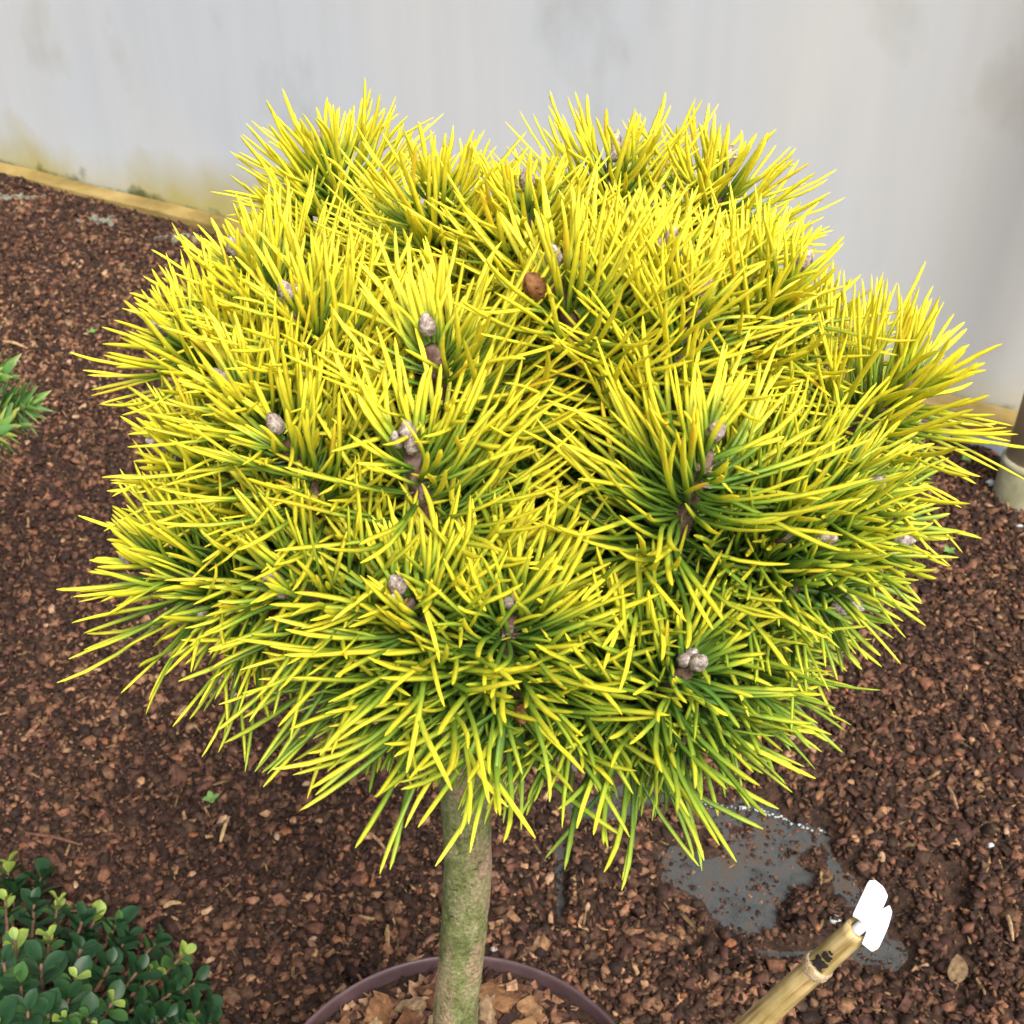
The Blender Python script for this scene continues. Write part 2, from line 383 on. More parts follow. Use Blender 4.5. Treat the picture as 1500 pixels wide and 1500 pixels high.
# ------------------------------------------------------------------ bark mulch
PAL = np.array([1.0, 1.03, 1.06])*np.array([(.030, .014, .009), (.055, .026, .016), (.10, .046, .026), (.16, .072, .038), (.21, .105, .055), (.30, .165, .09), (.40, .25, .15)])
PW = np.array([.29, .21, .18, .13, .09, .065, .035])
BOXF = np.array([(0, 1, 2, 3), (7, 6, 5, 4), (0, 4, 5, 1), (1, 5, 6, 2), (2, 6, 7, 3), (3, 7, 4, 0)])
def chip_verts(n, l, w_, h, rng, irr=.3):
    s = np.array([(-1, -1, -1), (1, -1, -1), (1, 1, -1), (-1, 1, -1), (-1, -1, 1), (1, -1, 1), (1, 1, 1), (-1, 1, 1)], float)[:, :]
    V = s[None]*np.stack([l, w_, h], -1)[:, None, :]*.5
    V = V*rng.uniform(1-irr*1.7, 1+irr, V.shape)
    return V
def rot_zt(V, yaw, tx, ty):
    n = len(yaw); cy, sy = np.cos(yaw), np.sin(yaw); cx, sx = np.cos(tx), np.sin(tx); c2, s2 = np.cos(ty), np.sin(ty)
    x, y, z = V[..., 0], V[..., 1], V[..., 2]
    y, z = y*cx[:, None]-z*sx[:, None], y*sx[:, None]+z*cx[:, None]
    x, z = x*c2[:, None]+z*s2[:, None], -x*s2[:, None]+z*c2[:, None]
    x, y = x*cy[:, None]-y*sy[:, None], x*sy[:, None]+y*cy[:, None]
    return np.stack([x, y, z], -1)
def scatter(n, rng):
    """points on the bed inside the camera's ground view plus a margin"""
    P = []
    tot = 0
    while tot < n:
        x = rng.uniform(-2.2, 1.7, n); y = rng.uniform(.2, 3.1, n)
        pr = project(np.stack([x, y, np.zeros(n)], -1))
        inn = (pr[:, 0] > -200) & (pr[:, 0] < 1700) & (pr[:, 1] < 1750)
        ok = (wall_dist(x, y) > .004) & (pr[:, 0] > -900) & (pr[:, 0] < 2300) & (pr[:, 1] < 2300) & (inn | (rng.random(n) < .35))
        # a little sparser with distance
        ok &= rng.random(n) < np.clip(1.25-.3*pr[:, 2], .45, 1)
        q = np.stack([x, y], -1)[ok]; P.append(q); tot += len(q)
    return np.concatenate(P)[:n]
N = 175000
P = scatter(N, RNG); c = cover(P[:, 0], P[:, 1])
ok = RNG.random(N) < np.clip(c*1.2+.34*(fbm(P[:, 0]*45, P[:, 1]*45, 77) > .42), 0, 1); P = P[ok]; c = c[ok]; N = len(P)
base = RNG.gamma(2.6, .00165, N)+.0013; base = np.where(c < .5, np.minimum(base, .004), np.minimum(base, .0145))
asp = RNG.uniform(.35, .9, N); 
straw = RNG.random(N) < .035; asp = np.where(straw, .14, asp); base = np.where(straw, base*1.9, base)
hh = base*asp*RNG.uniform(.3, .7, N)
V = chip_verts(N, base, base*asp, hh, RNG, .33)
V = rot_zt(V, RNG.uniform(0, 6.28, N), RNG.normal(0, .6, N), RNG.normal(0, .6, N))
z = np.maximum(mulch_z(P[:, 0], P[:, 1]), 0) + hh*.25 + RNG.uniform(-.001, .003, N)*c
V = V + np.concatenate([P, z[:, None]], 1)[:, None]
# tone drifts over the bed in large patches (damp and dry, old and fresh bark)
ph = fbm(P[:, 0]*3, P[:, 1]*3, 31)
ci = np.searchsorted(np.cumsum(PW/PW.sum()), np.clip(RNG.random(N)*(.78+.5*(ph-.3)), 0, .999))
C = PAL[np.minimum(ci, 6)]*RNG.uniform(.7, 1.3, (N, 1))*RNG.uniform(.92, 1.08, (N, 3))
C = np.where(straw[:, None], np.array([.26, .16, .075])*RNG.uniform(.4, 1.3, (N, 1)), C)
Fq = (np.arange(N)[:, None, None]*8 + BOXF[None, 1:]).reshape(-1, 4)
tag(mesh('bark_mulch', V.reshape(-1, 3), Fq, M_chip, colors=np.repeat(C, 8, 0), smooth=True),
    'fine brown bark mulch covering the bed', 'mulch', kind='stuff')

# larger loose chips, each on its own
def lump_data(name, l, w_, h, color, rng, mat=M_chip, n=10):
    """irregular flat chip: two jagged rings and raised centre"""
    th = np.sort(rng.uniform(0, 2*math.pi, n)) ; th = np.linspace(0, 2*math.pi, n, endpoint=False)+rng.normal(0, .12, n)
    r = rng.uniform(.62, 1.08, n)
    lo = np.stack([np.cos(th)*r*l/2, np.sin(th)*r*w_/2, rng.normal(-.4, .12, n)*h], -1)
    hi = np.stack([np.cos(th)*r*l/2*.86, np.sin(th)*r*w_/2*.86, rng.normal(.4, .2, n)*h], -1)
    V = np.vstack([lo, hi, [(0, 0, .55*h)], [(0, 0, -.5*h)]]); Fs = []
    for i in range(n):
        j = (i+1) % n; Fs += [(i, j, n+j, n+i), (n+i, n+j, 2*n), (j, i, 2*n+1)]
    V[:, 2] += (V[:, 0]/l)**2*h*rng.uniform(-1.5, 1.5)
    return mesh_data(name, V, Fs, mat, np.array(color)*rng.uniform(.85, 1.15, (len(V), 1)), smooth=True)
TONES = {'pale': ([(.34, .19, .10), (.30, .165, .085), (.38, .24, .14)], 'pale tan bark chip lying loose on the dark mulch', 'pale tan bark chips on the mulch'),
         'russet': ([(.20, .075, .032), (.17, .068, .032), (.23, .095, .042)], 'russet brown bark chip lying loose on the dark mulch', 'russet bark chips on the mulch')}
for tone, (cols, lab, grp) in TONES.items():
    vs_ = [lump_data('bark_chip', s, s*a, s*.3, cols[k % 3], RNG) for k, (s, a) in enumerate([(.012, .7), (.010, .85), (.014, .5), (.011, .65), (.009, .9), (.013, .6)])]
    pts = scatter(14000, RNG); pr = project(np.stack([pts[:, 0], pts[:, 1], np.zeros(len(pts))], -1))
    pts = pts[(pr[:, 0] > 5) & (pr[:, 0] < 1495) & (pr[:, 1] > 380) & (pr[:, 1] < 1490) & (cover(pts[:, 0], pts[:, 1]) > .6)]
    pr = project(np.stack([pts[:, 0], pts[:, 1], np.zeros(len(pts))], -1))
    occl = ((pr[:, 0]-770)/600)**2 + ((pr[:, 1]-640)/430)**2 < 1
    pts = pts[~occl][:120]
    for i, p in enumerate(pts):
        o = link('bark_chip', vs_[i % 6]); s = RNG.uniform(.7, 1.2)
        o.location = (p[0], p[1], max(0, float(mulch_z(p[:1], p[1:2])[0]))+.0035); o.scale = (s, s, s)
        o.rotation_euler = (RNG.normal(0, .3), RNG.normal(0, .3), RNG.uniform(0, 6.28)); tag(o, lab, 'bark chip', grp)

# straws, pebbles, seedlings and fallen leaves on the bed
def straw_obj(px0, px1, lab, colr, r_=.0011):
    a, b_ = at_z(*px0, .012), at_z(*px1, .012)
    for q in (a, b_): q[2] = max(0, float(mulch_z(q[:1], q[1:2])[0]))+.006
    m_ = (a+b_)/2 + [0, 0, .003]; pts = spline([a, m_, b_], 6)
    V, Fc = tube(pts, [r_*.6, r_, r_, r_*.9, r_*.8, r_*.4], 5)
    tag(mesh('straw', V, Fc, M_chip, colors=np.tile(colr, (len(V), 1)), smooth=False), lab, 'straw')
straw_obj((6, 508), (42, 517), 'short pale straw beside the spiky green plant', (.42, .26, .13), .0022)
straw_obj((325, 1245), (338, 1208), 'bent pale straw standing in mulch above the boxwood', (.42, .28, .14), .0016)
straw_obj((243, 1341), (268, 1335), 'short thick straw beside the boxwood shrub', (.34, .22, .10), .0022)
straw_obj((45, 1232), (125, 1250), 'long thin reddish twig on mulch behind the boxwood', (.13, .06, .04), .0014)
straw_obj((540, 1232), (567, 1258), 'thin tan straw beside the mossy pine trunk', (.30, .18, .09), .0015)
straw_obj((1385, 1165), (1400, 1195), 'thin straw on dark mulch by the bare fabric', (.30, .18, .10), .0015)
straw_obj((1472, 1345), (1482, 1385), 'curved straw fragment on dark mulch by the bare fabric edge', (.34, .22, .12), .0017)
def pebble(px, s, lab, mat=M_white):
    p = at_z(*px, .012); p[2] = max(0, float(mulch_z(p[:1], p[1:2])[0])) + s*.55
    n = 9; V = []; Fs = []
    for k, (zz, rr) in enumerate([(-.8, .5), (-.3, .95), (.3, .9), (.75, .5)]):
        for j in range(n):
            a = 6.283*j/n; q = RNG.uniform(.82, 1.12); V.append(p+np.array([math.cos(a)*rr*q*1.25, math.sin(a)*rr*q, zz])*s)
    for k in range(3): Fs += [(k*n+j, k*n+(j+1) % n, (k+1)*n+(j+1) % n, (k+1)*n+j) for j in range(n)]
    Fs += [tuple(range(n))[::-1], tuple(3*n+j for j in range(n))]
    tag(mesh('pebble', V, Fs, mat), lab, 'pebble')
pebble((727, 1394), .0042, 'small white pebble on mulch behind the pot rim')
pebble((1222, 1354), .0042, 'white stone fragment beside the bamboo cane top')
pebble((1492, 778), .0045, 'tiny white pebble on mulch in front of the hoop post')
pebble((1449, 715), .0050, 'pale pebble lying against the hoop post sleeve')
pebble((1450, 1243), .0030, 'tiny grey pebble on the dark mulch')
def leaf_verts(L_, W_, nseg=6, cup=.25, bend=.2, tip=1.6, base_=.35, wid=None):
    """three-column leaf blade along +Y, folded along the midrib"""
    t = np.linspace(0, 1, nseg); 
    wv = wid(t) if wid else np.sin(np.pi*t**.85)**.8
    V = []
    for k, tt in enumerate(t):
        hw = W_/2*wv[k]; zc = -bend*L_*tt*tt
        V += [(-hw, L_*tt, zc+hw*cup), (0, L_*tt, zc), (hw, L_*tt, zc+hw*cup)]
    Fs = []
    for k in range(nseg-1):
        a = 3*k; Fs += [(a, a+1, a+4, a+3), (a+1, a+2, a+5, a+4)]
    return np.array(V), Fs
def fallen(px, L_, W_, yaw, colr, lab, tilt=.5):
    p = at_z(*px, .012); p[2] = max(0, float(mulch_z(p[:1], p[1:2])[0])) + .006
    V, Fs = leaf_verts(L_, W_, 7, .4, -.25); Mx = Matrix.Rotation(yaw, 3, 'Z') @ Matrix.Rotation(tilt, 3, 'X')
    V = np.array([Mx @ Vector(q) for q in V]) + p
    tag(mesh('fallen_leaf', V, Fs, M_chip, colors=np.tile(colr, (len(V), 1))), lab, 'leaf')
fallen((1402, 1440), .026, .017, 0.1, (.16, .105, .055), 'dry tan leaf standing in the mulch beside bare weed fabric', .9)
fallen((1085, 1118), .030, .020, -1.0, (.62, .30, .06), 'orange yellow fallen leaf under the low right pine tuft')
for px, lab in [((138, 497), 'tiny green seedling in mulch left of the pine'), ((312, 1184), 'tiny pale green seedling in mulch above the boxwood'), ((1387, 820), 'tiny green seedling in mulch right of the pine'), ((1412, 688), 'tiny green moss sprout at the foot of the batten')]:
    p = at_z(*px, .01); p[2] = max(0, float(mulch_z(p[:1], p[1:2])[0]))+.003
    o = empty('seedling', p); tag(o, lab, 'seedling')
    V, Fc = tube([p-[0, 0, .004], p+[0, 0, .005]], .0007, 5); mesh('stem', V, Fc, M_spike, o, colors=np.tile((.12, .22, .05), (len(V), 1)))
    for k in range(4):
        V, Fs = leaf_verts(.009, .006, 5, .2, .1); Mx = Matrix.Rotation(k*1.57+.4, 3, 'Z') @ Matrix.Rotation(.5, 3, 'X')
        V = np.array([Mx @ Vector(q) for q in V]) + p + [0, 0, .004]
        mesh('leaf', V, Fs, M_spike, o, colors=np.tile((.16, .30, .07), (len(V), 1)))

# ------------------------------------------------------------------ tunnel wall
def wp(s, d, z): return WL + WE*s + WN*d + np.array([0, 0, z])
S0, S1 = -3.0, 4.2
ns, nz_ = 90, 40; V = []; 
for i in range(nz_):
    zz = -.02 + 1.5*i/(nz_-1)
    for j in range(ns):
        s = S0+(S1-S0)*j/(ns-1)
        d = -.040 + .05*(zz/1.5)**2 + .012*math.sin(s*2.1+zz)*zz + .006*float(fbm(np.array([s*3.]), np.array([zz*3.]), 8)[0]-.47)*min(1, zz*6)
        V.append(wp(s, d, zz))
Fs = [(i*ns+j, i*ns+j+1, (i+1)*ns+j+1, (i+1)*ns+j) for i in range(nz_-1) for j in range(ns-1)]
tag(mesh('tunnel_wall', V, Fs, M_film), 'translucent pale grey plastic tunnel wall with yellow algae along its foot', 'wall')
def box8(c0, c1, d0, d1, h, zt0, zt1):
    V = []
    for s, zb in ((c0, zt0), (c1, zt1)):
        for d, z in ((d0, 0), (d1, 0), (d1, h), (d0, h)): V.append(wp(s, d, zb+z))
    return V, [(0, 1, 2, 3), (7, 6, 5, 4), (0, 4, 5, 1), (1, 5, 6, 2), (2, 6, 7, 3), (3, 7, 4, 0)]
def batten():
    n = 60; prof = [(-.034, 0), (0, 0), (.002, .002), (.002, .028), (-.001, .031), (-.033, .0315)]; V = []; m = len(prof)
    for i in range(n):
        s = S0+(S1-S0)*i/(n-1); zb = .001+.0145*np.clip(s, -.5, 3)  # rises slightly to the right
        for d, z in prof: V.append(wp(s, d+.0012*math.sin(i*1.7), zb+z+.0008*math.sin(i*2.3)))
    Fs = [(i*m+j, i*m+(j+1) % m, (i+1)*m+(j+1) % m, (i+1)*m+j) for i in range(n-1) for j in range(m)]
    Fs += [tuple(range(m))[::-1], tuple((n-1)*m+j for j in range(m))]
    return V, Fs
V, Fs = batten()
tag(mesh('timber_batten', V, Fs, M_timber, smooth=False), 'yellowish algae stained timber batten along the foot of the plastic wall', 'batten')
# folded film skirt below the batten
def skirt(c0, c1, mat, parent, name, zoff=0, dd=0):
    n = 40; V = []; prof = [(-.02, .029), (.006, .0275), (.010, .016), (.016, .004), (.030, -.006)]; m = len(prof)
    for i in range(n):
        s = c0+(c1-c0)*i/(n-1)
        k = .0145*max(0, min(3, s))/.028
        for d, z in prof:
            V.append(wp(s, d+dd+.003*math.sin(s*40)+.004*math.sin(s*13), (z*k if z > 0 else z)+zoff+.0008*math.sin(s*55+d*200)))
    Fs = [(i*m+j, i*m+j+1, (i+1)*m+j+1, (i+1)*m+j) for i in range(n-1) for j in range(m-1)]
    return mesh(name, V, Fs, mat, parent)
sk = skirt(.2, 4.0, M_skirt, None, 'film_skirt'); tag(sk, 'pale crumpled film skirt tucked under the timber batten', 'plastic film')
sfold = at_z(1435, 665, 0); s_f = float((sfold-WL) @ WE)
f2 = skirt(s_f-.022, s_f+.05, M_skirtblue, sk, 'film_fold', .002, .005); f2['label'] = 'blue grey fold of film beside the post'
for px in [(140, 328), (22, 292), (262, 352)]:
    p = at_z(*px, .02); k = []
    for j in range(16):
        s = RNG.uniform(.004, .011); q = p + RNG.normal(0, .012, 3)*[1.6, .6, 0]; q[2] = max(0, float(mulch_z(q[:1], q[1:2])[0]))+.003
        Vb = rot_zt(chip_verts(1, np.array([s*1.6]), np.array([s]), np.array([s*.5]), RNG), RNG.uniform(0, 6, 1), RNG.normal(0, .3, 1), RNG.normal(0, .3, 1))[0]+q
        k.append((Vb, [tuple(r) for r in BOXF]))
    V, Fs = join(k)
    lab = {140: 'pale grey crumbly lichen patch on mulch, middle one along the wall', 22: 'pale grey crumbly lichen patch on mulch, farthest along the wall', 262: 'pale grey crumbly lichen patch on mulch touching the timber batten'}[px[0]]
    tag(mesh('lichen_patch', V, Fs, M_lichen, smooth=False), lab, 'lichen')

# hoop post
hb = at_z(1493, 742, 0)
hp = empty('hoop_post', hb); tag(hp, 'stained steel tunnel hoop post standing in a ground sleeve', 'post')
lean = nrm([.05, .035, 1])
pts = [hb-[0, 0, .03]] + [hb+lean*t for t in (.0, .01, .02, .062, .064)]
V, Fs = tube(pts, [.0365, .0365, .0365, .036, .036, .034], 32); mesh('ground_sleeve', V, Fs, M_sleeve, hp)
pts = [hb+lean*t for t in (.058, .060, .066, .069)]
V, Fs = tube(pts, [.034, .0372, .0372, .034], 32); mesh('collar', V, Fs, M_sleeve, hp)
pts = [hb+lean*t for t in (.05, .2, .5, 1.0, 1.5)]
V, Fs = tube(pts, .0325, 32); mesh('tube', V, Fs, M_tube, hp)

# ------------------------------------------------------------------ pot
POT = np.array([-.032, .411, 0.0]); RIM = .115; RIMZ = .20
pot = empty('plant_pot', POT); tag(pot, 'round purple brown plastic pot holding the pine', 'pot')
def lathe(prof, n, c):
    V = []; m = len(prof)
    for i in range(n):
        a = 2*math.pi*i/n
        for r_, z in prof: V.append((c[0]+r_*math.cos(a), c[1]+r_*math.sin(a), c[2]+z))
    Fs = [(i*m+j, ((i+1) % n)*m+j, ((i+1) % n)*m+j+1, i*m+j+1) for i in range(n) for j in range(m-1)]
    return V, Fs
V, Fs = lathe([(.001, .012), (.082, .012), (.110, .185), (.1085, .185), (.080, .006), (.088, .0), (.093, .004), (.1125, .178)], 96, POT)
V, Fs = lathe([(.001, .002), (.088, .002), (.090, .006), (.1105, .176)], 96, POT); mesh('body', V, Fs, M_pot, pot)
V, Fs = lathe([(.1100, .170), (.1165, .170), (.1172, .173), (.1172, .195), (.1168, .1985), (.1158, .2000), (.1146, .1994), (.1140, .197), (.1128, .165), (.1110, .150)], 128, POT)
mesh('rim', V, Fs, M_pot, pot)
SOILZ = .1935
def soil_z(r_, x, y): return SOILZ - .004*(r_/.11)**2 + .010*(fbm(x*40, y*40, 21)-.47)
V = [(POT[0], POT[1], SOILZ)]; n = 48; rings = 16; Fs = []
for k in range(1, rings+1):
    for j in range(n):
        a = 6.28319*j/n; r_ = .1132*k/rings; x, y = POT[0]+r_*math.cos(a), POT[1]+r_*math.sin(a)
        V.append((x, y, float(soil_z(r_, np.array([x]), np.array([y]))[0])))
for j in range(n): Fs.append((0, 1+j, 1+(j+1) % n))
for k in range(rings-1):
    for j in range(n):
        a, b_ = 1+k*n+j, 1+k*n+(j+1) % n; Fs.append((a, a+n, b_+n, b_))
mesh('potting_mix', V, Fs, M_soil, pot)
# fine crumbs in the pot (part of the mix)
n = 2600; rr = .111*np.sqrt(RNG.random(n)); aa = RNG.uniform(0, 6.28, n)
X, Y = POT[0]+rr*np.cos(aa), POT[1]+rr*np.sin(aa); b_ = RNG.gamma(3, .0018, n)+.002
st = RNG.random(n) < .18; asp = np.where(st, .12, RNG.uniform(.35, .8, n)); b_ = np.where(st, b_*2.2, b_)
Vc = rot_zt(chip_verts(n, b_, b_*asp, b_*asp*.5, RNG), RNG.uniform(0, 6.28, n), RNG.normal(0, .4, n), RNG.normal(0, .4, n))
ZZ = soil_z(rr, X, Y)+.002
inside = (rr + b_*.5 < .1125)
Vc = (Vc + np.stack([X, Y, ZZ], -1)[:, None])[inside]; n = len(Vc)
Cc = PAL[RNG.integers(0, 6, n)]*RNG.uniform(.8, 1.2, (n, 1))
o = mesh('mix_crumbs', Vc.reshape(-1, 3), (np.arange(n)[:, None, None]*8+BOXF[None]).reshape(-1, 4), M_chip, pot, colors=np.repeat(Cc, 8, 0), smooth=False); o['kind'] = 'stuff'
# bark chunks
def chunk_data(l, w_, h, colr, rng):
    nx, ny = 7, 5; V = []; curl = rng.uniform(-.5, .7)
    for side in (1, -1):
        for i in range(nx):
            for j in range(ny):
                u, v_ = i/(nx-1)-.5, j/(ny-1)-.5
                jag = rng.uniform(-.07, .07)*(i in (0, nx-1)); jag2 = rng.uniform(-.12, .12)*(j in (0, ny-1))
                x, y = (u+jag)*l, (v_+jag2)*w_*(1-.2*abs(u)**1.5)
                zc = curl*v_*v_*w_*1.1 + rng.normal(0, .05)*h
                V.append((x, y, zc+side*h/2))
    q = nx*ny; Fs = []
    for i in range(nx-1):
        for j in range(ny-1):
            a = i*ny+j; Fs += [(a, a+ny, a+ny+1, a+1), (q+a, q+a+1, q+a+ny+1, q+a+ny)]
    for i in range(nx-1):
        a = i*ny; b2 = a+ny-1; Fs += [(a, q+a, q+a+ny, a+ny), (b2, b2+ny, q+b2+ny, q+b2)]
    for j in range(ny-1):
        a = j; c2 = (nx-1)*ny+j; Fs += [(a, a+1, q+a+1, q+a), (c2, q+c2, q+c2+1, c2+1)]
    return mesh_data('bark_chunk', V, Fs, M_chip, .62*np.array(colr)*rng.uniform(.8, 1.2, (len(V), 1)), smooth=False)
CK = [(.030, .018, .004, (.36, .20, .085)), (.024, .020, .004, (.28, .135, .06)), (.034, .012, .005, (.50, .33, .19)), (.022, .016, .005, (.20, .085, .04)),
      (.026, .009, .004, (.40, .26, .14)), (.018, .014, .004, (.30, .16, .075))]
CN = ['golden brown', 'russet brown', 'pale tan', 'dark red brown', 'sandy', 'mid brown']
cks = [chunk_data(*q, RNG) for q in CK]
placed = []
tries = 0
while len(placed) < 64 and tries < 4000:
    tries += 1
    r_ = .103*math.sqrt(RNG.random()); a = RNG.uniform(0, 6.28); x, y = POT[0]+r_*math.cos(a), POT[1]+r_*math.sin(a)
    k = len(placed) % 6
    if r_ < .024 or r_+CK[k][0]*.5 > .111: continue
    if any(math.hypot(x-p[0], y-p[1]) < .0125 for p in placed): continue
    placed.append((x, y))
    o = link('bark_chunk', cks[k]); o.location = (x, y, float(soil_z(r_, np.array([x]), np.array([y]))[0])+.006)
    o.rotation_euler = (RNG.normal(0, .35), RNG.normal(0, .3), RNG.uniform(0, 6.28)); s = RNG.uniform(.75, 1.05); o.scale = (s, s, s)
    tag(o, CN[k]+' bark chunk on the soil inside the plastic pot', 'bark chunk', CN[k]+' bark chunks in the pot')

# ------------------------------------------------------------------ pine tree
tree = empty('pine_tree', (POT[0], POT[1], SOILZ)); tag(tree, 'yellow needled dwarf pine grafted on a mossy bare trunk in a pot', 'tree')
tb = np.array([POT[0]-.002, POT[1], .15])
tp = [tb, at_y(667, 1500, .411), at_y(676, 1400, .411), at_y(684, 1290, .411), at_y(683, 1200, .412), at_y(680, 1120, .414), at_y(684, 1040, .418), at_y(695, 960, .425)]
pts = spline(tp, 110); tt = np.linspace(0, 1, 110)
rad = .0112 + .004*np.exp(-tt*14) + .0012*np.exp(-((tt-.74)/.08)**2) - .0012*(tt > .9)*(tt-.9)/.1
def jit(u, th):
    X = np.cos(th)*3+u*0; Y = np.sin(th)*3+u*38
    return 1+.10*(fbm(X+9, Y+3, 41)-.47)+.10*(fbm(X*5+5, Y*4, 42)-.47)
V, Fs = tube(pts, rad, 64, jit); mesh('trunk', V, Fs, M_trunk, tree)
HEAD = pts[-1]

EC = np.array([.012, .455, .63]); ER = np.array([.167, .157, .114])
def on_crown(px, py, k=1.0):
    d = ray(px, py); o_ = (CAM-EC)/(ER*k); e = d/(ER*k)
    a, b2, c2 = e@e, o_@e, o_@o_-1
    disc = b2*b2-a*c2
    t = (-b2-math.sqrt(disc))/a if disc > 0 else -b2/a
    return CAM+d*t
# bud pixel, yellowness, needle length scale, axis nudge in the image (right, up), crown scale
T = [(475, 222, 1.0, 1.05, (-.05, .55), 1), (634, 262, 1.0, .95, (.05, .5), 1), (772, 285, 1.0, .95, (0, .45), 1), (900, 232, 1.0, 1.0, (0, .5), 1),
     (1062, 250, 1.0, 1.0, (.1, .5), 1), (355, 380, 1.0, 1.0, (-.25, .4), 1), (430, 445, 1.0, 1.05, (-.2, .4), 1), (630, 496, 1.0, 1.15, (-.05, .4), 1),
     (815, 396, 1.0, 1.2, (-.25, .45), 1.04), (980, 372, 1.0, 1.0, (0, .4), 1), (1025, 441, 1.0, 1.1, (.12, .4), 1.02), (1165, 400, .95, 1.0, (.3, .35), 1),
     (1357, 551, 1.0, 1.1, (.55, .45), 1), (336, 570, .95, 1.05, (-.35, .5), 1), (413, 638, .85, 1.1, (-.1, .55), 1), (601, 652, .86, 1.15, (0, .6), 1.03),
     (1041, 650, .84, 1.15, (.12, .6), 1.03), (800, 700, .35, .95, (0, .1), .9), (418, 858, .62, 1.15, (-.35, .4), 1), (212, 825, .72, 1.1, (-.5, .5), 1),
     (248, 495, .95, 1.0, (-.5, .3), 1), (590, 872, .72, 1.2, (-.15, .75), 1.02), (746, 892, .70, 1.15, (.1, .7), 1.0), (765, 1030, .45, 1.2, (.05, -.2), 1),
     (1012, 978, .58, 1.12, (.15, .55), 1.0), (1190, 790, .55, 1.05, (.35, 0), 1), (1265, 715, .65, 1.05, (.5, .15), 1), (1175, 872, .35, 1.05, (.3, -.25), 1),
     (1190, 560, .72, 1.0, (.25, .3), .95), (565, 1050, .22, 1.1, (-.35, -.4), 1), (1225, 470, .92, .95, (.3, .35), .97), (720, 345, .95, .95, (-.05, .4), .97),
     (560, 395, .85, .95, (-.1, .35), .94), (500, 345, .9, .9, (0, .4), .94), (250, 660, .85, 1.05, (-.45, .25), 1), (330, 770, .72, 1.0, (-.3, .2), .97),
     (500, 965, .5, 1.0, (-.25, -.05), .97), (880, 840, .28, .95, (0, .1), .88), (1075, 1050, .38, 1.2, (.3, -.5), .99), (905, 1000, .35, 1.0, (-.05, -.1), .93),
     (1115, 490, .95, 1.0, (.2, .35), .97), (850, 300, 1.0, .95, (0, .45), .97), (1085, 335, .97, 1.0, (.1, .45), .97), (1300, 790, .55, 1.0, (.5, -.1), 1),
     (690, 1040, .35, 1.15, (-.1, -.5), .99), (530, 560, .9, 1.0, (-.15, .35), .96), (930, 590, .6, .95, (0, .3), .88), (310, 890, .55, 1.1, (-.4, -.3), 1.0),
     (730, 520, .7, 1.0, (.1, .35), .88), (680, 790, .4, .95, (0, .2), .88), (480, 740, .6, 1.0, (-.1, .25), .93), (1230, 875, .5, 1.1, (.4, -.35), 1.0),
     (990, 820, .35, .95, (.1, .1), .88), (1010, 1090, .42, 1.25, (.1, -.6), 1.0), (840, 1090, .42, 1.2, (.05, -.6), .99), (1130, 960, .3, .95, (.35, -.3), .95),
     (640, 420, .9, 1.0, (-.05, .4), .96), (400, 530, .85, .95, (-.2, .3), .94), (900, 480, .8, .95, (.05, .35), .90), (1290, 640, .6, 1.0, (.4, .2), .95),
     (890, 330, .95, .95, (.05, .4), .95), (1160, 680, .5, .95, (.3, .2), .93), (430, 300, .9, .9, (-.3, .35), .93)]
NUDGE_R = np.array([1., 0, 0]); NUDGE_U = np.array([0, math.sin(PITCH), math.cos(PITCH)])
VIEW = np.array([0, math.cos(PITCH), -math.sin(PITCH)])
shoots = []
for ti, (px, py, yl, ls, (ar, au), k) in enumerate(T):
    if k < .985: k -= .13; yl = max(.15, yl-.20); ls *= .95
    elif ti < 25: k += .07          # shoots that stand proud of the crown
    else: k += .01
    P_ = on_crown(px, py, k); n_ = nrm((P_-EC)/ER**2)
    A = nrm(n_*.75 + NUDGE_R*ar + NUDGE_U*au + np.array([0, 0, .12]))
    shoots.append((P_, A, yl, ls, True))
# shaded inner and rear shoots filling the crown
for i in range(46):
    u = RNG.uniform(-.75, 1); a = RNG.uniform(0, 6.283); s = math.sqrt(1-u*u)
    n_ = np.array([s*math.cos(a), s*math.sin(a), u]); k = RNG.uniform(.45, .74)
    back = n_[1] > .15
    if back: k = RNG.uniform(.6, .84)
    P_ = EC+ER*n_*k; A = nrm(nrm(n_/ER)*.8 + np.array([0, 0, .35]))
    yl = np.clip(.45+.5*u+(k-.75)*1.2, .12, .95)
    shoots.append((P_, A, yl*(1 if back else .8), RNG.uniform(.85, 1.0), False))

